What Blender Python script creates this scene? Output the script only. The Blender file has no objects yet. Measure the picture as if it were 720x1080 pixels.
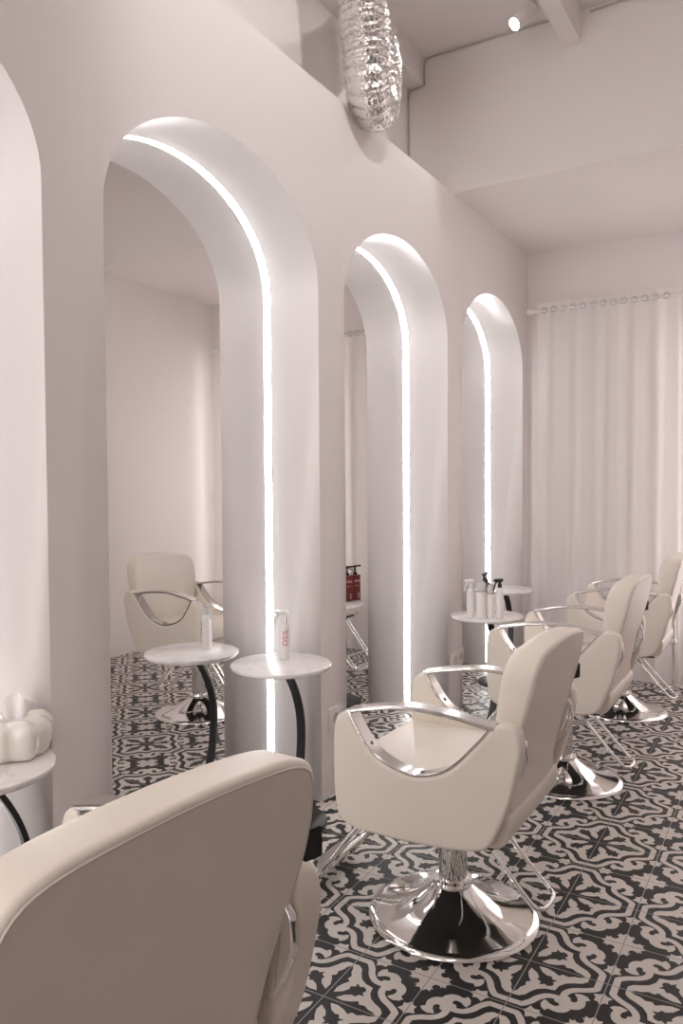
import bpy, bmesh, math, random
from mathutils import Vector, Matrix
random.seed(7)
S = bpy.context.scene
COL = S.collection
PI = math.pi

# ------------------------------------------------------------------ camera
F_PX, YAW, PITCH, ROLL = 826.15, 0.53355, -0.0317, -0.00681
CAM = Vector((0.0, -1.63644, 1.25))
fw = Vector((math.cos(YAW)*math.cos(PITCH), math.sin(YAW)*math.cos(PITCH), math.sin(PITCH)))
rt = Vector((math.sin(YAW), -math.cos(YAW), 0))
up = rt.cross(fw)
r2 = rt*math.cos(ROLL) + up*math.sin(ROLL)
u2 = -rt*math.sin(ROLL) + up*math.cos(ROLL)
cd = bpy.data.cameras.new('camera')
cam = bpy.data.objects.new('camera', cd)
COL.objects.link(cam)
M = Matrix((r2, u2, -fw)).transposed().to_4x4()
M.translation = CAM
cam.matrix_world = M
cd.sensor_fit = 'HORIZONTAL'
cd.sensor_width = 36
cd.lens = F_PX/720*36
cd.clip_start = 0.02
S.camera = cam

# ------------------------------------------------------------------ world, light levels, exposure
w = bpy.data.worlds.new('world'); S.world = w
w.use_nodes = True
w.node_tree.nodes['Background'].inputs[0].default_value = (1.0, 0.92, 0.88, 1)
w.node_tree.nodes['Background'].inputs[1].default_value = 1.85
LED_STRENGTH = 15.5
SPOT_WATTS = 17.0
WINDOW_STRENGTH = 2.0
FILL_STRENGTH = 3.2
S.view_settings.view_transform = 'Standard'
S.view_settings.look = 'None'
S.view_settings.gamma = 1
S.view_settings.use_curve_mapping = False
S.view_settings.exposure = 0.83
S.cycles.max_bounces = 14
S.cycles.diffuse_bounces = 8
S.cycles.glossy_bounces = 8
S.cycles.use_denoising = True

# ------------------------------------------------------------------ materials
def mat(name, color, rough=0.5, metal=0.0, spec=0.5, coat=0.0, noise=None, bump=None, trans=0.0):
    m = bpy.data.materials.new(name); m.use_nodes = True
    nt = m.node_tree; b = nt.nodes['Principled BSDF']
    b.inputs['Base Color'].default_value = (*color, 1)
    b.inputs['Roughness'].default_value = rough
    b.inputs['Metallic'].default_value = metal
    b.inputs['Specular IOR Level'].default_value = spec
    b.inputs['Coat Weight'].default_value = coat
    b.inputs['Transmission Weight'].default_value = trans
    tc = nt.nodes.new('ShaderNodeTexCoord')
    if noise:
        sc, amt = noise
        n = nt.nodes.new('ShaderNodeTexNoise'); n.inputs['Scale'].default_value = sc
        n.inputs['Detail'].default_value = 4
        nt.links.new(tc.outputs['Object'], n.inputs['Vector'])
        mx = nt.nodes.new('ShaderNodeMix'); mx.data_type = 'RGBA'
        mx.inputs[6].default_value = (*[c*(1-amt) for c in color], 1)
        mx.inputs[7].default_value = (*[min(1, c*(1+amt)) for c in color], 1)
        nt.links.new(n.outputs['Fac'], mx.inputs[0])
        nt.links.new(mx.outputs[2], b.inputs['Base Color'])
    if bump:
        sc, st = bump
        n = nt.nodes.new('ShaderNodeTexNoise'); n.inputs['Scale'].default_value = sc
        nt.links.new(tc.outputs['Object'], n.inputs['Vector'])
        bp = nt.nodes.new('ShaderNodeBump'); bp.inputs['Strength'].default_value = st
        bp.inputs['Distance'].default_value = 0.002
        nt.links.new(n.outputs['Fac'], bp.inputs['Height'])
        nt.links.new(bp.outputs['Normal'], b.inputs['Normal'])
    return m

def emis(name, color, strength):
    m = bpy.data.materials.new(name); m.use_nodes = True
    nt = m.node_tree
    b = nt.nodes['Principled BSDF']
    b.inputs['Base Color'].default_value = (0.9, 0.9, 0.9, 1)
    b.inputs['Emission Color'].default_value = (*color, 1)
    b.inputs['Emission Strength'].default_value = strength
    return m

M_WALL = mat('wall_paint', (0.80, 0.758, 0.750), 0.75, noise=(1.2, 0.012), bump=(60, 0.04))
M_JAMB = mat('niche_lacquer', (0.82, 0.785, 0.78), 0.28, noise=(1.2, 0.01))
M_CEIL = mat('ceiling_paint', (0.78, 0.735, 0.72), 0.85, noise=(1.0, 0.012))
M_LED = emis('led_white', (1.0, 0.985, 0.985), LED_STRENGTH)
M_WINDOW = emis('daylight_pane', (1.0, 0.95, 0.95), WINDOW_STRENGTH)
M_FILL = emis('fill_white', (1.0, 0.93, 0.89), FILL_STRENGTH)
M_LAMP = emis('lamp_white', (1.0, 0.95, 0.88), 25.0)
M_MIRROR = mat('mirror_silver', (0.80, 0.79, 0.785), 0.0, metal=1.0)
M_GROM = mat('grommet_plastic', (0.62, 0.58, 0.56), 0.5)
M_BOLT = mat('dark_steel', (0.22, 0.21, 0.20), 0.3, metal=1.0)
M_CHROME = mat('chrome', (0.86, 0.85, 0.84), 0.07, metal=1.0)
M_BRUSH = mat('polished_steel', (0.66, 0.64, 0.615), 0.20, metal=1.0)
M_LEATHER = mat('cream_leather', (0.80, 0.735, 0.65), 0.42, noise=(9, 0.015), bump=(260, 0.06))
M_PIPE = mat('cream_piping', (0.70, 0.645, 0.57), 0.5)
M_BLACK = mat('black_powdercoat', (0.018, 0.017, 0.017), 0.45)
M_TAG = mat('black_woven_tag', (0.015, 0.014, 0.014), 0.75, bump=(900, 0.3))
M_TAGTXT = mat('grey_thread', (0.30, 0.29, 0.28), 0.8)
M_DARK = mat('dark_rubber', (0.03, 0.028, 0.027), 0.6)
M_WHITEP = mat('white_plastic', (0.82, 0.79, 0.78), 0.35, noise=(6, 0.01))
M_CERAMIC = mat('ivory_ceramic', (0.80, 0.765, 0.70), 0.18, coat=0.4, noise=(5, 0.02))
M_TISSUE = mat('tissue_paper', (0.86, 0.84, 0.84), 0.9, bump=(80, 0.4))
M_RED = mat('burgundy_plastic', (0.20, 0.035, 0.035), 0.3, noise=(8, 0.08))
M_REDLBL = mat('pale_pink_label', (0.50, 0.28, 0.27), 0.5)
M_TXTRED = mat('red_print', (0.55, 0.06, 0.10), 0.5)
M_TXTGREY = mat('grey_print', (0.33, 0.32, 0.32), 0.5)
M_CLEAR = mat('clear_plastic', (0.86, 0.84, 0.84), 0.15, trans=0.35)
M_TDARK = mat('tile_charcoal', (0.028, 0.026, 0.026), 0.45, spec=0.22, noise=(7, 0.25))
M_TWHITE = mat('tile_offwhite', (0.66, 0.615, 0.575), 0.45, spec=0.3, noise=(5, 0.07))
M_GROUT = mat('tile_grout', (0.34, 0.32, 0.305), 0.8)
M_CABLE = mat('grey_conduit', (0.50, 0.47, 0.455), 0.6)
M_SOCKET = mat('socket_plastic', (0.80, 0.765, 0.75), 0.35)

def curtain_mat():
    m = bpy.data.materials.new('sheer_curtain'); m.use_nodes = True
    nt = m.node_tree; b = nt.nodes['Principled BSDF']
    b.inputs['Base Color'].default_value = (0.89, 0.86, 0.85, 1)
    b.inputs['Roughness'].default_value = 0.9
    t = nt.nodes.new('ShaderNodeBsdfTranslucent'); t.inputs[0].default_value = (0.89, 0.85, 0.845, 1)
    mx = nt.nodes.new('ShaderNodeMixShader'); mx.inputs[0].default_value = 0.35
    nt.links.new(b.outputs[0], mx.inputs[1]); nt.links.new(t.outputs[0], mx.inputs[2])
    nt.links.new(mx.outputs[0], nt.nodes['Material Output'].inputs[0])
    return m
M_CURTAIN = curtain_mat()

def marble_mat():
    m = bpy.data.materials.new('white_marble'); m.use_nodes = True
    nt = m.node_tree; b = nt.nodes['Principled BSDF']
    b.inputs['Roughness'].default_value = 0.22
    tc = nt.nodes.new('ShaderNodeTexCoord')
    n = nt.nodes.new('ShaderNodeTexNoise'); n.inputs['Scale'].default_value = 5.5
    n.inputs['Detail'].default_value = 3; n.inputs['Distortion'].default_value = 0.8
    nt.links.new(tc.outputs['Object'], n.inputs['Vector'])
    r = nt.nodes.new('ShaderNodeValToRGB')
    e = r.color_ramp.elements
    e[0].position = 0.470; e[0].color = (0.82, 0.795, 0.79, 1)
    e[1].position = 0.530; e[1].color = (0.82, 0.795, 0.79, 1)
    k = e.new(0.5); k.color = (0.72, 0.69, 0.68, 1)
    nt.links.new(n.outputs['Fac'], r.inputs[0]); nt.links.new(r.outputs[0], b.inputs['Base Color'])
    return m
M_MARBLE = marble_mat()

def foil_mat():
    m = bpy.data.materials.new('aluminium_foil'); m.use_nodes = True
    nt = m.node_tree; b = nt.nodes['Principled BSDF']
    b.inputs['Base Color'].default_value = (0.78, 0.765, 0.755, 1)
    b.inputs['Metallic'].default_value = 1.0
    b.inputs['Roughness'].default_value = 0.24
    tc = nt.nodes.new('ShaderNodeTexCoord')
    v = nt.nodes.new('ShaderNodeTexVoronoi'); v.inputs['Scale'].default_value = 70
    n = nt.nodes.new('ShaderNodeTexNoise'); n.inputs['Scale'].default_value = 45; n.inputs['Detail'].default_value = 5
    nt.links.new(tc.outputs['Object'], v.inputs['Vector']); nt.links.new(tc.outputs['Object'], n.inputs['Vector'])
    a = nt.nodes.new('ShaderNodeMath'); a.operation = 'ADD'
    nt.links.new(v.outputs['Distance'], a.inputs[0]); nt.links.new(n.outputs['Fac'], a.inputs[1])
    bp = nt.nodes.new('ShaderNodeBump'); bp.inputs['Strength'].default_value = 0.75; bp.inputs['Distance'].default_value = 0.005
    nt.links.new(a.outputs[0], bp.inputs['Height']); nt.links.new(bp.outputs['Normal'], b.inputs['Normal'])
    return m
M_FOIL = foil_mat()

# ------------------------------------------------------------------ helpers
def obj(name, bm, m, parent=None, smooth=True, angle=38):
    bmesh.ops.remove_doubles(bm, verts=bm.verts, dist=1e-6)
    bmesh.ops.recalc_face_normals(bm, faces=bm.faces)
    me = bpy.data.meshes.new(name)
    bm.to_mesh(me); bm.free()
    for x in (m if isinstance(m, (list, tuple)) else [m]): me.materials.append(x)
    if smooth:
        for p in me.polygons: p.use_smooth = True
        me.set_sharp_from_angle(angle=math.radians(angle))
    o = bpy.data.objects.new(name, me); COL.objects.link(o)
    if parent: o.parent = parent
    return o
def tag(o, label, cat, group=None):
    o['label'] = label; o['category'] = cat
    if group: o['group'] = group
    return o
def thing(name, label, cat, loc=(0, 0, 0), rz=0, group=None):
    o = bpy.data.objects.new(name, None); COL.objects.link(o)
    o.empty_display_size = 0.1
    o.location = loc; o.rotation_euler = (0, 0, rz)
    return tag(o, label, cat, group)
def struct(name, bm, m, **k):
    o = obj(name, bm, m, **k); o['kind'] = 'structure'; return o
def copy_tree(o, parent=None):
    c = o.copy(); COL.objects.link(c)
    if parent: c.parent = parent
    for ch in list(o.children): copy_tree(ch, c)
    return c

def box(bm, x0, x1, y0, y1, z0, z1, mi=0, bevel=0.0, seg=2):
    vs = [bm.verts.new((x, y, z)) for x in (x0, x1) for y in (y0, y1) for z in (z0, z1)]
    fs = []
    for q in ((0,1,3,2),(4,6,7,5),(0,4,5,1),(2,3,7,6),(0,2,6,4),(1,5,7,3)):
        f = bm.faces.new([vs[i] for i in q]); f.material_index = mi; fs.append(f)
    if bevel:
        es = list({e for f in fs for e in f.edges})
        r = bmesh.ops.bevel(bm, geom=es, offset=bevel, segments=seg, affect='EDGES', profile=0.5)
        for f in r['faces']: f.material_index = mi
def quad(bm, pts, mi=0):
    f = bm.faces.new([bm.verts.new(p) for p in pts]); f.material_index = mi; return f
def lathe(bm, prof, seg=48, c=(0, 0, 0), mi=0, mtx=None):
    rings = []
    for r, z in prof:
        ring = []
        for i in range(seg):
            a = 2*PI*i/seg
            v = Vector((r*math.cos(a), r*math.sin(a), z))
            if mtx: v = mtx @ v
            ring.append(bm.verts.new(v + Vector(c)))
        rings.append(ring)
    for A, B in zip(rings, rings[1:]):
        for i in range(seg):
            f = bm.faces.new((A[i], A[(i+1) % seg], B[(i+1) % seg], B[i])); f.material_index = mi
    for ring in (rings[0], rings[-1]):
        f = bm.faces.new(ring); f.material_index = mi
def catmull(P, n=8, closed=False):
    P = [Vector(p) for p in P]; out = []
    N = len(P)
    for i in range(N if closed else N-1):
        if closed: a, b, c, d = P[i-1], P[i], P[(i+1) % N], P[(i+2) % N]
        else: a, b, c, d = P[max(i-1, 0)], P[i], P[i+1], P[min(i+2, N-1)]
        for k in range(n):
            t = k/n
            out.append(0.5*((2*b)+(c-a)*t+(2*a-5*b+4*c-d)*t*t+(3*b-a-3*c+d)*t**3))
    if not closed: out.append(P[-1])
    return out
def frames(P, up=Vector((0, 0, 1)), closed=False):
    N = len(P); out = []
    n = None
    for i in range(N):
        t = (P[(i+1) % N] - P[i-1]) if closed else (P[min(i+1, N-1)] - P[max(i-1, 0)])
        t.normalize()
        if n is None:
            n = up - t*up.dot(t)
            if n.length < 1e-3: n = Vector((1, 0, 0)) - t*t.x
        else:
            n = n - t*n.dot(t)
        n = n.normalized()
        out.append((t, n.copy(), t.cross(n)))
    return out
def tube(bm, P, r, seg=10, mi=0, cap=True, closed=False):
    P = [Vector(p) for p in P]
    fr = frames(P, closed=closed); rings = []
    for i, (p, (t, n, b)) in enumerate(zip(P, fr)):
        rr = r[i] if isinstance(r, (list, tuple)) else r
        rings.append([bm.verts.new(p + (n*math.cos(2*PI*k/seg) + b*math.sin(2*PI*k/seg))*rr) for k in range(seg)])
    pairs = list(zip(rings, rings[1:])) + ([(rings[-1], rings[0])] if closed else [])
    for A, B in pairs:
        for k in range(seg):
            f = bm.faces.new((A[k], A[(k+1) % seg], B[(k+1) % seg], B[k])); f.material_index = mi
    if cap and not closed:
        for ring in (rings[0], rings[-1]):
            f = bm.faces.new(ring); f.material_index = mi
def strip(bm, P, axis, wid, thk, bev=0.002, mi=0, taper=None):
    """sweep a flat bar (width along 'axis', thickness along the in-plane normal) along a planar path"""
    P = [Vector(p) for p in P]; ax = Vector(axis).normalized(); N = len(P); rings = []
    for i, p in enumerate(P):
        t = (P[min(i+1, N-1)] - P[max(i-1, 0)]).normalized(); n = ax.cross(t).normalized()
        W = (taper[i] if taper else 1)*wid/2; H = thk/2
        pr = [(-W, -H+bev), (-W+bev, -H), (W-bev, -H), (W, -H+bev), (W, H-bev), (W-bev, H), (-W+bev, H), (-W, H-bev)]
        rings.append([bm.verts.new(p + ax*a + n*b) for a, b in pr])
    for A, B in zip(rings, rings[1:]):
        for k in range(8):
            f = bm.faces.new((A[k], A[(k+1) % 8], B[(k+1) % 8], B[k])); f.material_index = mi
    for ring in (rings[0], rings[-1]):
        f = bm.faces.new(ring); f.material_index = mi
def resample(P, n):
    P = [Vector(p) for p in P]; L = [0]
    for i in range(len(P)): L.append(L[-1] + (P[(i+1) % len(P)]-P[i]).length)
    out = []; j = 0
    for k in range(n):
        s = L[-1]*k/n
        while L[j+1] < s: j += 1
        t = (s-L[j])/max(L[j+1]-L[j], 1e-9)
        out.append(P[j].lerp(P[(j+1) % len(P)], t))
    return out
def inset(P, dist):
    N = len(P)
    area = sum(P[i].x*P[(i+1) % N].y - P[(i+1) % N].x*P[i].y for i in range(N))
    sg = 1 if area > 0 else -1
    out = []
    for i in range(N):
        t = (P[(i+1) % N]-P[i-1]).normalized()
        out.append(P[i] + Vector((-t.y, t.x))*dist*sg)
    return out
def slab(bm, P, t0, t1, r, fn, seg=5, mi=0, r1=None, dome=0):
    """closed 2-D outline P (smooth), extruded from t0 to t1 with rounded rims; fn(u,v,t) -> 3-D"""
    r1 = r if r1 is None else r1
    sgn = 1 if t1 > t0 else -1
    lay = [(r+0.004, t0)]
    for k in range(seg+1):
        a = PI/2*k/seg
        lay.append((r*(1-math.sin(a)), t0 + sgn*r*(1-math.cos(a))))
    for k in range(seg+1):
        a = PI/2*k/seg
        lay.append((r1*(1-math.cos(a)), t1 - sgn*r1*(1-math.sin(a))))
    lay.append((r1+0.004, t1))
    rings = []
    for ins, t in lay:
        rings.append([bm.verts.new(fn(q.x, q.y, t)) for q in inset(P, ins)])
    if dome:
        for base, t, s in ((rings[0], t0, -sgn), (rings[-1], t1, sgn)):
            pass
    N = len(P)
    for A, B in zip(rings, rings[1:]):
        for k in range(N):
            f = bm.faces.new((A[k], A[(k+1) % N], B[(k+1) % N], B[k])); f.material_index = mi
    for end, ins, t, s in ((0, r+0.004, t0, -sgn), (-1, r1+0.004, t1, sgn)):
        ring = rings[end]
        if dome:
            q = inset(P, ins); c = sum(q, Vector((0, 0)))/N; prev = ring
            for sc in (0.85, 0.6, 0.3):
                cur = [bm.verts.new(fn(c.x+(a.x-c.x)*sc, c.y+(a.y-c.y)*sc, t + s*dome*(1-sc*sc))) for a in q]
                for k in range(N):
                    f = bm.faces.new((prev[k], prev[(k+1) % N], cur[(k+1) % N], cur[k])); f.material_index = mi
                prev = cur
            cv = bm.verts.new(fn(c.x, c.y, t + s*dome))
            for k in range(N):
                f = bm.faces.new((prev[k], prev[(k+1) % N], cv)); f.material_index = mi
        else:
            f = bm.faces.new(ring); f.material_index = mi
def rrect(w0, w1, h0, h1, r, n=8):
    P = []
    for cx, cy, a0 in ((w1-r, h1-r, 0), (w0+r, h1-r, 90), (w0+r, h0+r, 180), (w1-r, h0+r, 270)):
        for k in range(n+1):
            a = math.radians(a0+90*k/n); P.append(Vector((cx+r*math.cos(a), cy+r*math.sin(a))))
    return P
def text_mesh(txt, size, depth=0.0004):
    c = bpy.data.curves.new('lettering', 'FONT'); c.body = txt; c.size = size; c.extrude = depth
    c.align_x = 'CENTER'; c.align_y = 'CENTER'
    o = bpy.data.objects.new('lettering', c); COL.objects.link(o)
    dg = bpy.context.evaluated_depsgraph_get()
    me = bpy.data.meshes.new_from_object(o.evaluated_get(dg))
    bpy.data.objects.remove(o)
    return me

# ------------------------------------------------------------------ room dimensions
X0, W, P_ = 1.31825, 1.0858, 0.19903
T = W + P_
ZSP, RISE, ZS = 2.01985, 0.39028, 2.82
XS, XB, ZC = 3.963, 5.29, 3.572
D = 0.245                          # niche depth
YR, XF = -2.28, -1.6               # opposite wall, open front end
YU = 0.262                         # upper wall set back above the arches
NICHES = [(X0-W, X0), (X0+P_, X0+T), (X0+T+P_, X0+2*T), (X0+2*T+P_, X0+3*T)]

def arch_pts(a, b, n=40, grow=0.0):
    """from the left foot up and over to the right foot: (x, z)"""
    c = (a+b)/2; rx = (b-a)/2+grow; rz = RISE+grow
    pts = [(c-rx, 0.0)]
    for k in range(n+1):
        t = PI - PI*k/n
        pts.append((c+rx*math.cos(t), ZSP+rz*math.sin(t)))
    pts.append((c+rx, 0.0))
    return pts

# ------------------------------------------------------------------ patterned tile floor
TILE = 0.19748
TX, TY = 1.99162, -1.02777          # a rosette centre
def tile_polys():
    """white inlay of one tile [0,1]^2: rosette at (0,0), four-lobed motif at (1,1)"""
    out = []
    def V(p): return Vector((p[0], p[1]))
    def cm(P, n): return [Vector((v.x, v.y)) for v in catmull([(p[0], p[1], 0) for p in P], n)]
    def both(p):
        p = [V(q) for q in p]
        out.append(p); out.append([Vector((q.y, q.x)) for q in reversed(p)])
    # rosette ground with leaves: the half below the diagonal
    outer = [(0.775, 0.0), (0.772, 0.085), (0.715, 0.15), (0.62, 0.195), (0.535, 0.25), (0.475, 0.34), (0.452, 0.452)]
    inner = [(0.39, 0.39), (0.412, 0.34), (0.385, 0.305), (0.435, 0.245), (0.37, 0.25), (0.335, 0.19), (0.29, 0.205), (0.21, 0.16), (0.14, 0.06),
             (0.24, 0.05), (0.34, 0.085), (0.42, 0.135), (0.455, 0.085), (0.53, 0.10), (0.60, 0.055), (0.66, 0.045), (0.735, 0.0)]
    both(outer+inner)
    # scrolled frame band
    path = cm([(0.905, 0.175), (0.80, 0.255), (0.685, 0.315), (0.60, 0.40), (0.575, 0.50), (0.595, 0.60)], 5)
    pts = [V((0.905, 0.0))] + path
    L, R = [], []
    for i, p in enumerate(pts):
        t = (pts[min(i+1, len(pts)-1)]-pts[max(i-1, 0)]).normalized()
        if i == 0: t = Vector((0, 1))
        n = Vector((-t.y, t.x)); L.append(p+n*0.044); R.append(p-n*0.044)
    L[0].y = R[0].y = 0
    for i in range(len(pts)-1): both([L[i], L[i+1], R[i+1], R[i]])
    # horn of the scroll with its hooked tip
    o = cm([(0.555, 0.555), (0.60, 0.665), (0.70, 0.715), (0.80, 0.675), (0.85, 0.58), (0.835, 0.475)], 6)
    tip = [(0.885, 0.44), (0.845, 0.39), (0.77, 0.365), (0.685, 0.39), (0.705, 0.432)]
    inn = cm([(0.735, 0.465), (0.748, 0.53), (0.715, 0.57), (0.675, 0.555), (0.665, 0.51), (0.625, 0.49)], 6)
    both(o+[V(q) for q in tip]+inn)
    # four-lobed motif at the far corner, dark knobs biting in on the diagonals
    c = Vector((0.855, 0.855)); r = 0.055
    arc = [c+r*Vector((math.cos(math.radians(a)), math.sin(math.radians(a)))) for a in [-75+20*k for k in range(13)]]
    half = [V(q) for q in ((1, 1), (1, 0.70), (0.955, 0.765), (0.895, 0.745), (0.905, 0.79))]
    out.append(half+arc+[V(q) for q in ((0.79, 0.905), (0.745, 0.895), (0.765, 0.955), (0.70, 1.0))])
    both([(1.0, 0.205), (0.965, 0.25), (0.885, 0.275), (0.925, 0.335), (0.915, 0.40), (0.965, 0.405), (1.0, 0.475)])
    return out
POLYS = tile_polys()
bm = bmesh.new()
quad(bm, [(XF, YR, 0), (XB, YR, 0), (XB, D+0.01, 0), (XF, D+0.01, 0)], 0)
i0, i1 = math.floor((XF-TX)/TILE), math.ceil((XB-TX)/TILE)
j0, j1 = math.floor((YR-TY)/TILE), math.ceil((D-TY)/TILE)
from mathutils.geometry import tessellate_polygon
TRIS = []
for pi_, pl in enumerate(POLYS):
    for tri in tessellate_polygon([[Vector((v.x, v.y, 0)) for v in pl]]):
        TRIS.append(([pl[k] for k in tri], 0.0003+0.000006*pi_))
verts, faces = [], []
for i in range(i0, i1):
    for j in range(j0, j1):
        # even grid corners carry the rosette
        fx, fy = i % 2, j % 2
        for tri, tz in TRIS:
            b = len(verts)
            pts3 = []
            for v in tri:
                u = v.x if fx == 0 else 1-v.x
                s = v.y if fy == 0 else 1-v.y
                pts3.append((min(max(TX+(i+u)*TILE, XF), XB), min(max(TY+(j+s)*TILE, YR), D+0.01), tz))
            (ax, ay, _), (bx, by, _), (cx, cy, _) = pts3
            ar = (bx-ax)*(cy-ay)-(cx-ax)*(by-ay)
            if abs(ar) < 1e-9: continue
            if ar < 0: pts3.reverse()
            verts += pts3; faces.append((b, b+1, b+2))
n_in = len(faces)
for i in range(i0, i1+1):
    x = TX+i*TILE
    if XF < x < XB:
        b = len(verts); verts += [(x-.0015, YR, .0008), (x+.0015, YR, .0008), (x+.0015, D+.01, .0008), (x-.0015, D+.01, .0008)]
        faces.append((b, b+1, b+2, b+3))
for j in range(j0, j1+1):
    y = TY+j*TILE
    if YR < y < D:
        b = len(verts); verts += [(XF, y-.0015, .0009), (XB, y-.0015, .0009), (XB, y+.0015, .0009), (XF, y+.0015, .0009)]
        faces.append((b, b+1, b+2, b+3))
b = len(verts); verts += [(XF, YR, 0), (XB, YR, 0), (XB, D+.01, 0), (XF, D+.01, 0)]; faces.append((b, b+1, b+2, b+3))
b = len(verts); verts += [(XF, -4.7, 0), (2.4, -4.7, 0), (2.4, YR, 0), (XF, YR, 0)]; faces.append((b, b+1, b+2, b+3))
bm.free()
me = bpy.data.meshes.new('floor'); me.from_pydata(verts, [], faces)
for x in (M_TDARK, M_TWHITE, M_GROUT): me.materials.append(x)
for k, p in enumerate(me.polygons): p.material_index = 1 if k < n_in else (2 if k < len(faces)-2 else 0)
fl = bpy.data.objects.new('floor', me); COL.objects.link(fl); fl['kind'] = 'structure'

# ------------------------------------------------------------------ arched wall with niches
bm = bmesh.new()
edges_x = [XF]
segs = []
x = XF
for a, b in NICHES:
    quad(bm, [(x, 0, 0), (a, 0, 0), (a, 0, ZS), (x, 0, ZS)])
    ap = arch_pts(a, b)
    for (xa, za), (xb, zb) in zip(ap[1:-1], ap[2:-1]):
        quad(bm, [(xa, 0, za), (xb, 0, zb), (xb, 0, ZS), (xa, 0, ZS)])
    for (xa, za), (xb, zb) in zip(ap, ap[1:]):
        quad(bm, [(xa, 0, za), (xb, 0, zb), (xb, D+0.03, zb), (xa, D+0.03, za)], 1)
    x = b
quad(bm, [(x, 0, 0), (XB, 0, 0), (XB, 0, ZS), (x, 0, ZS)])
quad(bm, [(XF, 0, ZS), (XS, 0, ZS), (XS, YU+0.02, ZS), (XF, YU+0.02, ZS)])
quad(bm, [(XF, D+0.03, 0), (XB, D+0.03, 0), (XB, D+0.03, ZS), (XF, D+0.03, ZS)])
struct('wall_left', bm, [M_WALL, M_JAMB], angle=25)
bm = bmesh.new(); box(bm, XF, XS, YU, YU+0.1, ZS-0.02, ZC)
struct('wall_upper', bm, M_WALL, smooth=False)
bm = bmesh.new(); box(bm, XB, XB+0.1, YR, 0.3, 0, ZS+.02)
struct('wall_back', bm, M_WALL, smooth=False)
bm = bmesh.new(); box(bm, 2.3, XB+.1, YR-0.1, YR, 0, ZC); box(bm, 2.3, 2.4, -4.6, YR-0.1, 0, ZC); box(bm, XF, 2.4, -4.7, -4.6, 0, ZC)
struct('wall_right', bm, M_WALL, smooth=False)
bm = bmesh.new(); box(bm, XF, XB+.1, YR-.1, YU+.1, ZC, ZC+.1); box(bm, XF, 2.4, -4.7, YR-.1, ZC, ZC+.1)
struct('ceiling', bm, M_CEIL, smooth=False)
bm = bmesh.new(); box(bm, XS, XB+.1, YR, YU, ZS, ZC)
struct('trim_1', bm, M_WALL, smooth=False)
bm = bmesh.new(); box(bm, XF, XS, 0.165, YU, 3.43, ZC)
struct('trim_2', bm, M_WALL, smooth=False)

bm = bmesh.new(); box(bm, XF-0.1, XF, -4.7, -1.15, 0, ZC)  # unseen wall added to narrow the open end, keeps light off chair backs
struct('wall_front_blocker', bm, M_WALL, smooth=False)

# ------------------------------------------------------------------ mirrors with their light strips
mirror_lab = ['tall arched mirror in the niche at the left edge behind the tissue box table',
              'tall arched mirror in the widest full niche, reflecting a cream chair',
              'tall arched mirror in the middle niche, reflecting dark red bottles',
              'tall arched mirror in the farthest niche beside the curtain']
for k, (a, b) in enumerate(NICHES):
    c = (a+b)/2
    t = thing('arched_mirror', mirror_lab[k], 'mirror', (c, D, 0), 0, 'arched mirrors in the wall niches')
    bm = bmesh.new()
    pts = [(x-c, z) for x, z in arch_pts(a, b, 48)]
    fr = [bm.verts.new((x, 0.0, max(z, 0.002))) for x, z in pts]
    bk = [bm.verts.new((x, 0.012, max(z, 0.002))) for x, z in pts]
    bm.faces.new(fr); bm.faces.new(list(reversed(bk)))
    for i in range(len(fr)):
        j = (i+1) % len(fr); bm.faces.new((fr[i], fr[j], bk[j], bk[i]))
    obj('mirror_glass', bm, M_MIRROR, t, angle=20)
    bm = bmesh.new()
    o_ = arch_pts(a, b, 48, -0.0005); i_ = arch_pts(a, b, 48, -0.002)
    ys = (-0.0165, -0.0025)
    rings = []
    for (xo, zo), (xi, zi) in zip(o_, i_):
        zo, zi = max(zo, .03), max(zi, .03)
        rings.append([bm.verts.new(v) for v in ((xo-c, ys[0], zo), (xi-c, ys[0], zi), (xi-c, ys[1], zi), (xo-c, ys[1], zo))])
    for A, B in zip(rings, rings[1:]):
        for q in range(4): bm.faces.new((A[q], A[(q+1) % 4], B[(q+1) % 4], B[q])).material_index = 0 if q == 1 else 1
    bm.faces.new(rings[0]); bm.faces.new(rings[-1])
    s = obj('led_strip', bm, [M_LED, M_WHITEP], t, angle=20); s['label'] = 'glowing white light strip around the mirror edge'

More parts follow.
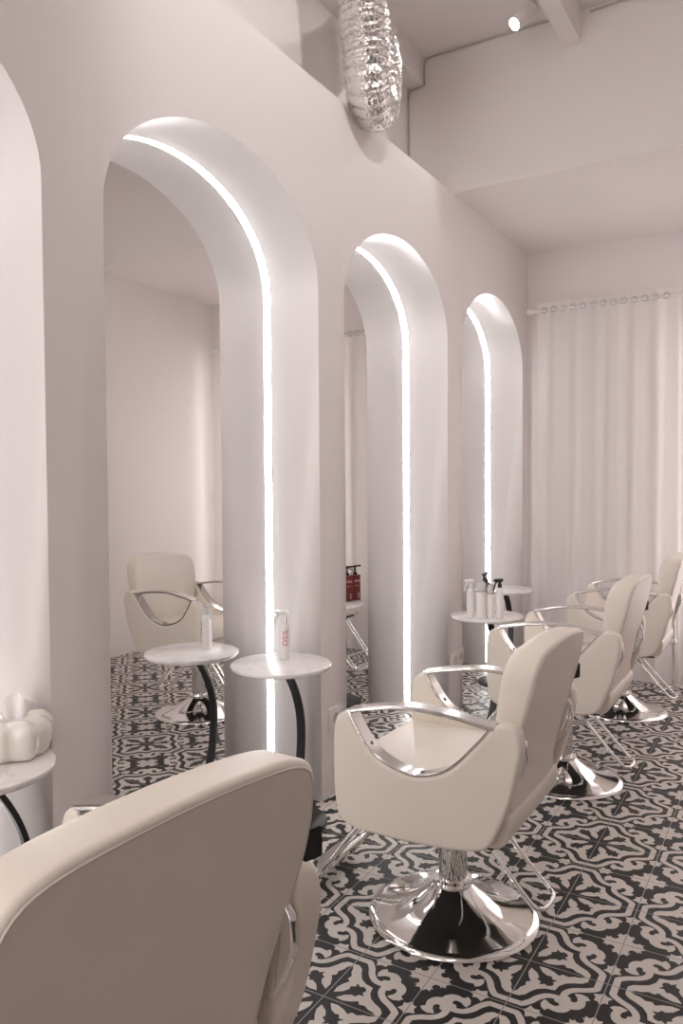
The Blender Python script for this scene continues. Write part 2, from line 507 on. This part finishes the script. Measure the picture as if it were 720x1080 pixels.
# ------------------------------------------------------------------ styling chairs
def make_chair():
    t = thing('styling_chair', 'x', 'chair', (0, 0, 0), 0, 'cream styling chairs facing the mirrors')
    # base plate and column
    bm = bmesh.new()
    lathe(bm, [(0.0005, 0.001), (0.242, 0.001), (0.246, 0.006), (0.242, 0.013), (0.222, 0.017), (0.178, 0.026), (0.138, 0.040), (0.105, 0.058),
               (0.075, 0.078), (0.058, 0.094), (0.053, 0.100), (0.0005, 0.101)], 72)
    obj('base_plate', bm, M_CHROME, t, angle=50)
    bm = bmesh.new()
    lathe(bm, [(0.0005, 0.098), (0.057, 0.098), (0.060, 0.104), (0.057, 0.111), (0.042, 0.113), (0.041, 0.265), (0.044, 0.267), (0.044, 0.285), (0.030, 0.288),
               (0.024, 0.290), (0.024, 0.345), (0.10, 0.347), (0.10, 0.362), (0.0005, 0.362)], 40)
    col = obj('column', bm, M_CHROME, t, angle=30)
    # pump pedal at the back, footrest at the front
    bm = bmesh.new()
    path = [(-0.055, -0.03, 0.335), (-0.056, -0.07, 0.325), (-0.064, -0.240, 0.140), (-0.052, -0.275, 0.116), (-0.022, -0.285, 0.112), (0.030, -0.285, 0.112),
            (0.054, -0.273, 0.116), (0.064, -0.240, 0.140), (0.056, -0.07, 0.325), (0.055, -0.03, 0.335)]
    tube(bm, catmull(path, 6), 0.0062, 10)
    obj('pump_pedal', bm, M_CHROME, t, angle=60)
    ft = None
    bm = bmesh.new()
    for s in (-1, 1):
        for dx in (-0.016, 0.016):
            tube(bm, catmull([(s*0.125+dx, 0.10, 0.372), (s*0.125+dx, 0.19, 0.345), (s*0.125+dx, 0.37, 0.125), (s*0.125+dx, 0.415, 0.085)], 6), 0.009, 10)
        box(bm, s*0.125-0.026, s*0.125+0.026, 0.405, 0.425, 0.068, 0.092, bevel=0.004)
    tube(bm, [(-0.15, 0.415, 0.080), (0.15, 0.415, 0.080)], 0.0095, 10)
    tube(bm, [(-0.125, 0.355, 0.145), (0.125, 0.355, 0.145)], 0.0085, 10)
    box(bm, -0.155, 0.155, 0.405, 0.475, 0.070, 0.080, bevel=0.003)
    obj('footrest', bm, M_CHROME, t, angle=40)
    # seat shell and cushion
    bm = bmesh.new()
    slab(bm, resample([Vector(p) for p in rrect(-0.235, 0.222, 0.362, 0.455, 0.03)], 64), -0.226, 0.226, 0.008, lambda u, v, x: Vector((x, u - (0.02 if u < 0 else 0)*(v-0.372)/0.1, v)))
    obj('seat_shell', bm, M_LEATHER, t)
    bm = bmesh.new(); box(bm, -0.215, 0.215, -0.20, 0.205, 0.352, 0.366, bevel=0.004)
    obj('seat_board', bm, M_DARK, t, angle=40)
    bm = bmesh.new()
    slab(bm, resample(rrect(-0.223, 0.223, -0.220, 0.245, 0.035), 96), 0.448, 0.520, 0.022, lambda u, v, z: Vector((u, v, z)), dome=0.008)
    obj('seat_cushion', bm, M_LEATHER, t)
    # backrest: outline in (x, z), thickness backwards, leaning
    yf = [(0.42, -0.185), (0.50, -0.188), (0.60, -0.197), (0.70, -0.207), (0.80, -0.220), (0.87, -0.238), (0.93, -0.262)]
    def front(z):
        for (za, ya), (zb, yb) in zip(yf, yf[1:]):
            if z <= zb or zb == 0.93: return ya+(yb-ya)*(z-za)/(zb-za)
    hw = [(0.440, 0.178), (0.50, 0.196), (0.58, 0.206), (0.655, 0.226), (0.72, 0.238), (0.787, 0.236)]
    outl = [Vector((w_, z)) for z, w_ in hw]
    outl += [Vector((0.229, 0.827)), Vector((0.208, 0.858)), Vector((0.168, 0.874)), Vector((0.09, 0.882)), Vector((0.0, 0.885))]
    full = outl + [Vector((-p.x, p.y)) for p in reversed(outl[:-1])]
    sm = [Vector((v.x, v.y)) for v in catmull([(p.x, p.y, 0) for p in full], 4, closed=True)]
    sm = resample(sm, 120)
    def bfn(u, v, tt):
        th = 0.053 + 0.038*min(1, max(0, (v-0.50)/0.28))
        return Vector((u, front(v)-tt*th, v))
    bm = bmesh.new()
    # thickness parameter 0..1; rims rounded
    lay = []
    for k in range(7):
        a = PI/2*k/6; lay.append((0.030*(1-math.sin(a)), 0.33*(1-math.cos(a))))
    for k in range(6):
        a = PI/2*k/5; lay.append((0.014*(1-math.cos(a)), 1-0.16*(1-math.sin(a))))
    rings = [[bm.verts.new(bfn(q.x, q.y, tt)) for q in inset(sm, ins)] for ins, tt in lay]
    N = len(sm)
    for A, B in zip(rings, rings[1:]):
        for k in range(N): bm.faces.new((A[k], A[(k+1) % N], B[(k+1) % N], B[k]))
    for ring, ins, tt, s in ((rings[0], 0.030, 0.0, -1), (rings[-1], 0.014, 1.0, 1)):
        q = inset(sm, ins); c = Vector((0, 0.70)); prev = ring
        for sc in (0.94, 0.8, 0.6, 0.4, 0.2):
            cur = [bm.verts.new(bfn(c.x+(a.x-c.x)*sc, c.y+(a.y-c.y)*sc, tt+s*0.10*(1-sc**2))) for a in q]
            for k in range(N): bm.faces.new((prev[k], prev[(k+1) % N], cur[(k+1) % N], cur[k]))
            prev = cur
        cv = bm.verts.new(bfn(c.x, c.y, tt+s*0.10))
        for k in range(N): bm.faces.new((prev[k], prev[(k+1) % N], cv))
    back = obj('backrest', bm, M_LEATHER, t, angle=60)
    bm = bmesh.new()
    tube(bm, [bfn(q.x, q.y, 0.985) for q in inset(sm, 0.011)], 0.0022, 6, closed=True)
    obj('piping', bm, M_PIPE, back, angle=80)
    bm = bmesh.new()
    slab(bm, resample(rrect(-0.021, 0.021, -0.015, 0.015, 0.003), 40), -0.0018, 0.0018, 0.0008, lambda u, v, x: Vector((0.244+v, front(0.72)-0.086+x-0.25*v, 0.732+u)), seg=2)
    tg = obj('label_tag', bm, M_TAG, back); tg['label'] = 'small black woven tag on the edge of the backrest'
    # side panels with scooped tops, chrome half-moon arms
    arc = [(-0.215, 0.684), (-0.172, 0.631), (-0.10, 0.560), (-0.016, 0.529), (0.06, 0.540), (0.123, 0.573), (0.168, 0.632), (0.187, 0.668)]
    arc_s = catmull([(0, y, z) for y, z in arc], 8)
    outline = [(0.187, 0.668), (0.208, 0.668), (0.228, 0.652), (0.238, 0.60), (0.238, 0.50), (0.232, 0.41), (0.216, 0.372), (0.17, 0.355), (0.07, 0.350), (-0.06, 0.354), (-0.16, 0.366),
               (-0.205, 0.384), (-0.235, 0.44), (-0.262, 0.51), (-0.285, 0.61), (-0.289, 0.645), (-0.282, 0.682), (-0.262, 0.695), (-0.235, 0.694), (-0.215, 0.684)]
    oc = [Vector((v.y, v.z)) for v in catmull([(0, y, z) for y, z in outline], 5)] + [Vector((v.y, v.z)) for v in arc_s[1:-1]]
    oc = resample(oc, 170)
    for s in (-1, 1):
        bm = bmesh.new()
        slab(bm, oc, s*0.223, s*0.277, 0.012, lambda u, v, x: Vector((x, u, v)), r1=0.010)
        pn = obj('side_panel', bm, M_LEATHER, t, angle=50)
        bm = bmesh.new()
        low = [Vector((s*0.250, v.y, v.z+0.003)) for v in arc_s]
        strip(bm, low, (1, 0, 0), 0.050, 0.008)
        top = catmull([(s*0.250, 0.195, 0.672), (s*0.250, 0.12, 0.689), (s*0.250, 0.02, 0.704), (s*0.250, -0.09, 0.701), (s*0.250, -0.18, 0.688), (s*0.250, -0.222, 0.683)], 7)
        strip(bm, top, (1, 0, 0), 0.052, 0.011, bev=0.003)
        am = obj('armrest', bm, M_BRUSH, t, angle=30)
        am['label'] = 'polished chrome half moon armrest'
        for y, z, ny, nz in ((0.135, 0.585, 0.75, -0.66), (-0.02, 0.531, 0, -1)):
            bm = bmesh.new()
            n = Vector((0, -ny, -nz)).normalized()
            mt = n.to_track_quat('Z', 'Y').to_matrix()
            lathe(bm, [(0.0005, 0.0), (0.0058, 0.0), (0.0058, 0.003), (0.004, 0.005), (0.0005, 0.0052)], 14, c=Vector((s*0.250, y, z))+n*0.004, mtx=mt)
            obj('bolt', bm, M_BOLT, am)
    for s in (-1, 1):
        bm = bmesh.new()
        slab(bm, resample([Vector((-0.215, 0.50)), Vector((-0.262, 0.53)), Vector((-0.291, 0.60)), Vector((-0.287, 0.645)), Vector((-0.262, 0.676)), Vector((-0.225, 0.66))], 40), s*0.208, s*0.222, 0.005,
             lambda u, v, x: Vector((x, u, v)), seg=4, dome=0.002)
        h = obj('hinge_plate', bm, M_CHROME, t, angle=50)
        h['label'] = 'chrome hinge plate between backrest and side panel'
    return t
chair = make_chair()
CH = []
chairs = [((0.650, -0.760, 0), -0.079, 0.041, 'large cream styling chair in the front left corner seen from behind'),
          ((2.10, -0.765, 0), 0.0, -0.032, 'cream styling chair in the centre with whole chrome disc base showing'),
          ((3.32, -0.76, 0), 0.0, 0.0, 'cream styling chair third from the front, partly hidden by the centre chair back'),
          ((4.50, -0.77, 0), 0.03, 0.0, 'farthest cream styling chair in front of the white curtain')]
for k, (loc, rz, dz, lab) in enumerate(chairs):
    c = chair if k == 0 else copy_tree(chair)
    c.location = loc; c.rotation_euler = (0, 0, rz); c['label'] = lab
    CH.append((c, dz))
for c, dz in CH:                      # each hydraulic seat stands at its own height
    for ch in c.children:
        if not ch.name.startswith(('base_plate', 'column', 'pump_pedal')): ch.location.z += dz

# ------------------------------------------------------------------ round side tables
HT = 0.60
def make_table():
    t = thing('side_table', 'x', 'table', (0, 0, 0), 0, 'round marble tables along the wall')
    bm = bmesh.new()
    lathe(bm, [(0.0005, HT-0.018), (0.180, HT-0.018), (0.185, HT-0.014), (0.187, HT-0.008), (0.186, HT-0.003), (0.182, HT), (0.0005, HT)], 72)
    obj('table_top', bm, M_MARBLE, t, angle=40)
    bm = bmesh.new()
    P = catmull([(-0.02, 0, HT-0.02), (0.02, 0, HT-0.035), (0.075, 0, 0.50), (0.118, 0, 0.40), (0.130, 0, 0.30), (0.118, 0, 0.18), (0.085, 0, 0.08), (0.03, 0, 0.018), (-0.02, 0, 0.012)], 7)
    strip(bm, P, (0, 1, 0), 0.034, 0.014)
    obj('leg', bm, M_BLACK, t, angle=30)
    bm = bmesh.new()
    lathe(bm, [(0.0005, 0.001), (0.165, 0.001), (0.167, 0.004), (0.165, 0.010), (0.162, 0.012), (0.0005, 0.012)], 64)
    obj('base_disc', bm, M_BLACK, t, angle=40)
    return t
table = make_table()
TABLES = [(1.115, 0.03, 1.008, 'round marble table at the left edge carrying the ivory tissue box'),
          (2.370, 0.028, 1.0, 'round marble table with one spray bottle in front of the nearest full mirror'),
          (3.87, -0.225, 0.97, 'round marble table carrying the cluster of white bottles'),
          (4.78, -0.005, 1.0, 'farthest empty round marble table in the corner by the curtain')]
for k, (x, y, sz, lab) in enumerate(TABLES):
    t = table if k == 0 else copy_tree(table)
    t.location = (x, y, 0); t.scale = (1, 1, sz); t['label'] = lab
    t.rotation_euler = (0, 0, [-0.3, 0, 0, 0][k])

# ------------------------------------------------------------------ things on the tables
def spray_bottle(name, lab, loc, rz, r, h, trig_mat, group=None, txt=None, txt_mat=None):
    t = thing(name, lab, 'bottle', loc, rz, group)
    bm = bmesh.new()
    lathe(bm, [(0.0005, 0.0), (r-0.003, 0.0), (r, 0.003), (r, h*0.86), (r*0.92, h*0.92), (r*0.60, h*0.97), (r*0.45, h), (0.0005, h)], 32)
    body = obj('body', bm, M_WHITEP, t, angle=35)
    bm = bmesh.new()
    lathe(bm, [(0.0005, h-0.002), (r*0.56, h-0.002), (r*0.58, h+0.012), (r*0.42, h+0.020), (r*0.34, h+0.030), (0.0005, h+0.030)], 20)
    # spray head along +x with a trigger
    box(bm, -0.018, 0.030, -0.0085, 0.0085, h+0.026, h+0.043, bevel=0.004)
    tube(bm, [(0.028, 0, h+0.036), (0.038, 0, h+0.036)], 0.0055, 10)
    tube(bm, catmull([(0.020, 0, h+0.028), (0.032, 0, h+0.012), (0.034, 0, h-0.002), (0.041, 0, h-0.014)], 5), 0.0038, 8)
    obj('spray_trigger', bm, trig_mat, t, angle=35)
    if txt: lettering(txt, t, r, h, txt_mat, body)
    return t
def lettering(items, t, r, h, tm, body):
    for txt, size, zc, ang, vert in items:
        me = text_mesh(txt, size)
        for v in me.vertices:
            x, y, z = v.co
            if vert: x, y = -y, x                       # turned to read upwards
            a = ang + x/(r+0.0004)
            rr = r+0.0003+z
            v.co = (rr*math.cos(a), rr*math.sin(a), zc+y)
        me.materials.append(tm)
        o = bpy.data.objects.new('printed_text', me); COL.objects.link(o); o.parent = body

# the bottle with red lettering on the second table
to_cam = lambda x, y: math.atan2(CAM.y-y, CAM.x-x)
bx, by = 2.43, 0.055
rz = math.radians(115)
a_ = to_cam(bx, by)-rz
t = spray_bottle('spray_bottle', 'white spray bottle with red vertical lettering alone on a marble table', (bx, by, HT), rz, 0.0205, 0.142, M_CLEAR,
                 txt=[('OSiS.', 0.030, 0.085, a_+0.25, True)], txt_mat=M_TXTRED)
# white bottles on the third table
def capped_bottle(lab, loc, r, h):
    t = thing('capped_bottle', lab, 'bottle', loc, 0, 'white bottles on the third table')
    bm = bmesh.new()
    lathe(bm, [(0.0005, 0.0), (r-0.003, 0.0), (r, 0.003), (r, h*0.72), (r*0.985, h*0.725), (0.0005, h*0.725)], 32)
    obj('body', bm, M_WHITEP, t, angle=35)
    bm = bmesh.new()
    lathe(bm, [(0.0005, h*0.722), (r*0.97, h*0.722), (r*0.97, h*0.82), (r*0.88, h*0.92), (r*0.62, h*0.98), (r*0.3, h), (0.0005, h)], 32)
    obj('cap', bm, M_CLEAR, t, angle=35)
    bm = bmesh.new()
    lathe(bm, [(r*0.9, h*0.716), (r+0.0004, h*0.716), (r+0.0004, h*0.728), (r*0.9, h*0.728)], 32)
    obj('band', bm, M_DARK, t, angle=35)
    return t
BOT = [(3.745, -0.182), (3.771, -0.230), (3.792, -0.272), (3.813, -0.312)]
spray_bottle('spray_bottle', 'white spray bottle with white trigger, leftmost of the bottles on the far table', (*BOT[0], HT*.97), math.radians(150), 0.019, 0.152, M_WHITEP, 'white bottles on the third table')
capped_bottle('widest white bottle with a domed cap, second from left in the cluster', (*BOT[1], HT*.97), 0.026, 0.188)
capped_bottle('slim white bottle with a domed cap, third from left in the cluster', (*BOT[2], HT*.97), 0.021, 0.172)
spray_bottle('spray_bottle', 'white spray bottle with black trigger, rightmost of the bottles on the far table', (*BOT[3], HT*.97), math.radians(150), 0.019, 0.156, M_BLACK, 'white bottles on the third table')

# dark red pump bottles behind them
for k, (x, y, lab) in enumerate([(4.025, -0.162, 'dark red pump bottle behind the white bottles, its black pump showing above them'),
                                 (3.955, -0.175, 'dark red pump bottle reflected in the middle mirror, at the mirror\'s left edge')]):
    t = thing('pump_bottle', lab, 'bottle', (x, y, HT*.97), math.radians(25), 'dark red pump bottles on the third table')
    bm = bmesh.new()
    slab(bm, resample(rrect(-0.028, 0.028, -0.022, 0.022, 0.008), 48), 0.0, 0.150, 0.004, lambda u, v, z: Vector((u, v, z)), seg=3)
    obj('body', bm, M_RED, t, angle=40)
    for s in (-1, 1):
        for x0, x1, z0, z1 in ((-0.020, 0.020, 0.108, 0.122), (-0.018, 0.010, 0.085, 0.090), (0.004, 0.016, 0.012, 0.045)):
            bm = bmesh.new(); box(bm, x0, x1, s*0.0222-0.0004, s*0.0222+0.0004, z0, z1)
            obj('label', bm, M_REDLBL, t, smooth=False)
    bm = bmesh.new()
    lathe(bm, [(0.0005, 0.150), (0.013, 0.150), (0.013, 0.166), (0.006, 0.168), (0.0045, 0.192), (0.010, 0.193), (0.010, 0.204), (0.0005, 0.205)], 18)
    box(bm, -0.004, 0.042, -0.006, 0.006, 0.195, 0.205, bevel=0.003)
    obj('pump', bm, M_BLACK, t, angle=40)

# ivory tissue box on the first table
H1 = HT*1.008
t = thing('tissue_box', 'glossy ivory lobed tissue box cover with a tissue at the left edge', 'tissue box', (1.205, 0.052, H1), math.radians(-59))
t.scale = (1.12, 1.15, 1.15)
bm = bmesh.new()
rings = []
NL = 120
for ins, z in ((0.020, 0.0), (0.006, 0.004), (0.0, 0.016), (-0.002, 0.035), (-0.004, 0.050), (-0.002, 0.063), (0.008, 0.074), (0.022, 0.080), (0.045, 0.079), (0.056, 0.074)):
    ring = []
    for i in range(NL):
        a = 2*PI*i/NL
        ca, sa = math.cos(a), math.sin(a)
        rb = 1/((abs(ca/0.105))**3.2 + (abs(sa/0.075))**3.2)**(1/3.2)
        rb += 0.0045*math.cos(11*a) - ins
        ring.append(bm.verts.new((rb*ca, rb*sa, z + 0.002*math.cos(11*a)*(z/0.08))))
    rings.append(ring)
for A, B in zip(rings, rings[1:]):
    for i in range(NL): bm.faces.new((A[i], A[(i+1) % NL], B[(i+1) % NL], B[i]))
bm.faces.new(rings[0]); bm.faces.new(rings[-1])
obj('cover', bm, M_CERAMIC, t, angle=70)
bm = bmesh.new()
G = []
for i in range(17):
    row = []
    for j in range(9):
        u = -1+2*i/16; v = j/8
        x = u*(0.022+0.018*v); z = 0.070+0.055*v*(1-0.45*u*u)
        y = 0.010*math.sin(5*u+2*v)*(0.4+v) + 0.020*v*v
        row.append(bm.verts.new((x+0.03, y, z)))
    G.append(row)
for i in range(16):
    for j in range(8): bm.faces.new((G[i][j], G[i+1][j], G[i+1][j+1], G[i][j+1]))
ts = obj('tissue', bm, M_TISSUE, t, angle=80)
sd = ts.modifiers.new('thickness', 'SOLIDIFY'); sd.thickness = 0.0008

# ------------------------------------------------------------------ window behind the right-hand curtain
bm = bmesh.new()
box(bm, XB-0.012, XB-0.006, -2.02, -1.06, 0.25, 2.30, 1)
for y0, y1, z0, z1 in ((-2.07, -2.02, 0.20, 2.35), (-1.06, -1.01, 0.20, 2.35), (-2.02, -1.06, 2.30, 2.35), (-2.02, -1.06, 0.20, 0.25), (-1.56, -1.52, 0.25, 2.30)):
    box(bm, XB-0.035, XB-0.001, y0, y1, z0, z1, 0)
struct('window_1', bm, [M_WHITEP, M_WINDOW], smooth=False)

# ------------------------------------------------------------------ curtain, rod
XC = 5.17
def curtain(y0, y1, lab, phase):
    t = thing('curtain', lab, 'curtain', (XC, (y0+y1)/2, 0), 0, 'sheer white curtain panels')
    n = int((y0-y1)/0.0075); zs = [0.015+2.44*k/26 for k in range(27)]
    bm = bmesh.new(); G = []
    for i in range(n+1):
        y = y0+(y1-y0)*i/n; row = []
        for z in zs:
            f = 1-0.35*z/2.45
            ph = 2*PI*y/0.125+phase + 0.5*math.sin(3.1*y+z*0.5)*f
            x = 0.0075*math.sin(ph) + 0.003*f*math.sin(2*PI*y/0.071+1.3*z*0.3)
            row.append(bm.verts.new((x, y-(y0+y1)/2 + 0.006*math.cos(ph*0.7+z)*f, z)))
        G.append(row)
    for i in range(n):
        for j in range(len(zs)-1): bm.faces.new((G[i][j], G[i+1][j], G[i+1][j+1], G[i][j+1]))
    obj('cloth', bm, M_CURTAIN, t, angle=180)
    k = 0
    y = y0-0.05
    while y > y1+0.03:
        bm = bmesh.new()
        ph = 2*PI*y/0.125+phase
        P = [(0.018*math.cos(a)*0.25, 0.018*math.cos(a), 2.405+0.018*math.sin(a)) for a in [2*PI*q/20 for q in range(20)]]
        tube(bm, [Vector((p[0]-0.012, p[1]+y-(y0+y1)/2, p[2])) for p in P], 0.0035, 6, closed=True)
        obj('grommet', bm, M_GROM, t, angle=60)
        y -= 0.0625*(1 if k % 2 else 1.0); k += 1
    return t
curtain(-0.10, -0.985, 'sheer white curtain panel hanging beside the far arched niche', 0.4)
curtain(-1.005, -2.08, 'sheer white curtain panel at the right edge of the photo', 1.1)
t = thing('curtain_rod', 'white curtain rod on the far wall above the sheer curtains', 'curtain rod', (XC, -1.1, 2.405))
bm = bmesh.new(); tube(bm, [(0, 1.03, 0), (0, -1.03, 0)], 0.012, 14); obj('rod', bm, M_WHITEP, t, angle=60)
for s in (-1, 1):
    bm = bmesh.new()
    lathe(bm, [(0.0005, 0), (0.014, 0.001), (0.016, 0.010), (0.021, 0.018), (0.023, 0.028), (0.018, 0.040), (0.0005, 0.044)], 18, c=(0, s*1.028, 0), mtx=Matrix.Rotation(-s*PI/2, 3, 'X'))
    obj('finial', bm, M_WHITEP, t, angle=60)
    bm = bmesh.new(); box(bm, -0.006, XB-XC, s*1.0-0.008, s*1.0+0.008, -0.010, 0.010, bevel=0.002)
    box(bm, XB-XC-0.008, XB-XC, s*1.0-0.022, s*1.0+0.022, -0.04, 0.04, bevel=0.002)
    obj('bracket', bm, M_WHITEP, t, angle=40)

# ------------------------------------------------------------------ chrome stand by the curtain
t = thing('equipment_stand', 'thin chrome stand pole on the floor at the right edge before the curtain', 'stand', (5.03, -0.972, 0))
bm = bmesh.new(); tube(bm, [(0, 0, 0.03), (0, 0, 0.64)], 0.0095, 14); obj('pole', bm, M_CHROME, t, angle=60)
bm = bmesh.new(); lathe(bm, [(0.0005, 0.29), (0.014, 0.29), (0.016, 0.295), (0.016, 0.325), (0.014, 0.33), (0.0005, 0.33)], 18); obj('clamp', bm, M_CHROME, t, angle=40)
bm = bmesh.new()
lathe(bm, [(0.0005, 0.025), (0.02, 0.025), (0.02, 0.06), (0.0005, 0.065)], 18)
for k in range(3):
    a = math.radians(-100+120*k)
    tube(bm, [(0.012*math.cos(a), 0.012*math.sin(a), 0.045), (0.11*math.cos(a), 0.11*math.sin(a), 0.012)], 0.007, 8)
obj('tripod_base', bm, M_CHROME, t, angle=40)

# ------------------------------------------------------------------ wall sockets
def socket(x, z, n, lab):
    t = thing('wall_socket', lab, 'socket', (x, 0, z), 0, 'white wall sockets between the niches')
    wd = 0.082*n+0.006*(n-1)
    bm = bmesh.new()
    slab(bm, resample(rrect(-wd/2, wd/2, -0.044, 0.044, 0.008), 64), -0.0005, -0.011, 0.003, lambda u, v, y: Vector((u, y, v)), seg=3)
    obj('plate', bm, M_SOCKET, t, angle=40)
    for k in range(n):
        cx = (k-(n-1)/2)*0.084
        bm = bmesh.new()
        lathe(bm, [(0.0205, 0.0), (0.0265, 0.0), (0.0265, 0.004), (0.0225, 0.004), (0.0205, 0.0)], 28, c=(cx, -0.0105, 0), mtx=Matrix.Rotation(PI/2, 3, 'X'))
        obj('socket_ring', bm, M_SOCKET, t, angle=40)
        bm = bmesh.new()
        lathe(bm, [(0.0005, 0.0), (0.0205, 0.0), (0.0205, 0.0012), (0.0005, 0.0012)], 28, c=(cx, -0.0108, 0), mtx=Matrix.Rotation(PI/2, 3, 'X'))
        obj('socket_well', bm, M_CABLE, t, angle=40)
socket(2.694, 0.318, 1, 'single white wall socket on the pillar beside the centre chair')
socket(3.995, 0.310, 2, 'double white wall socket on the pillar below the white bottles')

# ------------------------------------------------------------------ aluminium duct
hd = Vector((0.95, 0.31, 0)).normalized(); Cc = Vector((2.822, -0.108, 2.960))+hd*0.112
elbow = [tuple(Cc - hd*0.112*math.cos(a) - Vector((0, 0, 0.112*math.sin(a)))) for a in [math.radians(q) for q in (0, 25, 50, 75, 100, 125, 150)]]
P = catmull([(2.70, -0.108, 3.575), (2.735, -0.108, 3.40), (2.775, -0.108, 3.18), (2.808, -0.108, 3.04)] + elbow + [(3.10, -0.01, 3.07), (3.22, 0.06, 3.20), (3.34, 0.14, 3.34), (3.40, 0.268, 3.40)], 30)
# even spacing
L = [0]
for a, b in zip(P, P[1:]): L.append(L[-1]+(b-a).length)
step = 0.0055; Q = []; s = 0; j = 0
while s < L[-1]:
    while L[j+1] < s: j += 1
    Q.append(P[j].lerp(P[j+1], (s-L[j])/(L[j+1]-L[j]))); s += step
bm = bmesh.new(); rr = []
for k in range(len(Q)):
    s = k*step
    pitch = 0.046 if s < 0.42 else 0.030
    ph = (s/pitch) % 1.0
    amp = 0.019 if s < 0.42 else 0.013
    rr.append(0.084 + (0.007 if s > 0.45 else 0) + amp*(1-abs(2*ph-1)**1.3) + random.uniform(-.0006, .0006))
fr = frames(Q); rings = []
SEG = 56
for k, (p, (tt, n, b)) in enumerate(zip(Q, fr)):
    rings.append([bm.verts.new(p + (n*math.cos(2*PI*i/SEG)+b*math.sin(2*PI*i/SEG))*(rr[k]+random.uniform(-.0008, .0008))) for i in range(SEG)])
for A, B in zip(rings, rings[1:]):
    for i in range(SEG): bm.faces.new((A[i], A[(i+1) % SEG], B[(i+1) % SEG], B[i]))
tag(obj('ventilation_duct', bm, M_FOIL, angle=55), 'crinkled silver flexible duct hanging from the ceiling over the arched wall', 'duct')

# ------------------------------------------------------------------ ceiling beam, conduits, track spotlights
bm = bmesh.new()
box(bm, 2.6, XS, -0.675, -0.59, 3.415, ZC)
struct('trim_3', bm, M_WALL, smooth=False)
bm = bmesh.new()
P = [(XS-.008, -0.62, 3.562), (XS-.008, -0.02, 3.562), (XS-.008, 0.125, 3.562), (XS-.008, 0.158, 3.54), (XS-.008, 0.16, 3.45), (XS-.008, 0.165, 3.425), (XS-.008, 0.235, 3.415), (XS-.008, 0.252, 3.40), (XS-.008, 0.254, 3.2), (XS-.008, 0.254, 2.825)]
tube(bm, catmull(P, 5), 0.0038, 8)
tag(obj('conduit', bm, M_CABLE, angle=60), 'thin grey cable running along the ceiling edge and down the corner', 'cable')
bm = bmesh.new()
tube(bm, [(XS-.012, -0.72, 3.545), (XS-.012, -1.0, 3.555), (XS-.012, -1.9, 3.555)], 0.005, 8)
tag(obj('conduit', bm, M_CABLE, angle=60), 'short grey pipe along the ceiling edge right of the white beam', 'pipe')
def spotlight(loc, aim, lab, watts, ang=75, blend=0.55):
    t = thing('spotlight', lab, 'lamp', loc, 0, 'white ceiling spotlights')
    d = (Vector(aim)-Vector(loc)).normalized()
    q = d.to_track_quat('Z', 'Y').to_matrix()
    bm = bmesh.new()
    lathe(bm, [(0.026, 0.05), (0.029, 0.06), (0.030, 0.058), (0.032, 0.05), (0.032, -0.075), (0.029, -0.082), (0.0005, -0.082)], 28, mtx=q)
    obj('can', bm, M_WHITEP, t, angle=40)
    bm = bmesh.new()
    lathe(bm, [(0.0005, 0.050), (0.0265, 0.050), (0.0265, 0.053), (0.0005, 0.054)], 24, mtx=q)
    obj('lens', bm, M_LAMP, t, angle=40)
    bm = bmesh.new()
    zt = ZC-loc[2]
    tube(bm, [(-d.x*0.05, -d.y*0.05, 0.02), (-d.x*0.05, -d.y*0.05, zt-0.02)], 0.008, 10)
    box(bm, -d.x*0.05-0.05, -d.x*0.05+0.05, -d.y*0.05-0.017, -d.y*0.05+0.017, zt-0.025, zt-0.001, bevel=0.003)
    obj('bracket', bm, M_WHITEP, t, angle=40)
    ld = bpy.data.lights.new('bulb', 'SPOT'); ld.energy = watts; ld.spot_size = math.radians(ang); ld.spot_blend = blend
    ld.color = (1.0, 0.97, 0.95); ld.shadow_soft_size = 0.03
    lo = bpy.data.objects.new('bulb', ld); COL.objects.link(lo); lo.parent = t
    lo.location = d*0.075; lo.rotation_euler = d.to_track_quat('-Z', 'Y').to_euler()
    return t
spotlight((3.72, -0.455, 3.48), (2.98, 0.10, 2.62), 'white cylinder spotlight on the ceiling with glowing mouth', 5.5, 98)
spotlight((2.0, -1.10, 3.46), (2.45, 0.0, 2.72), 'white ceiling spotlight aimed at the wall above the arches', SPOT_WATTS, 95)
def fill_panel(x, y, lab):  # unseen glowing panels, added as soft fill to brighten the room
    t = thing('added_fill_panel', lab, 'lamp', (x, y, ZC), 0, 'added fill light panels out of view')
    bm = bmesh.new()
    box(bm, -0.62, 0.62, -0.17, 0.17, -0.045, -0.001, bevel=0.004)
    obj('fill_housing', bm, M_WHITEP, t, angle=40)
    bm = bmesh.new(); box(bm, -0.60, 0.60, -0.15, 0.15, -0.050, -0.0455)
    obj('fill_face', bm, M_FILL, t, smooth=False)
fill_panel(2.1, -1.45, 'added unseen fill light panel above the centre chair')
fill_panel(0.0, -1.45, 'added unseen fill light panel above the front chair')
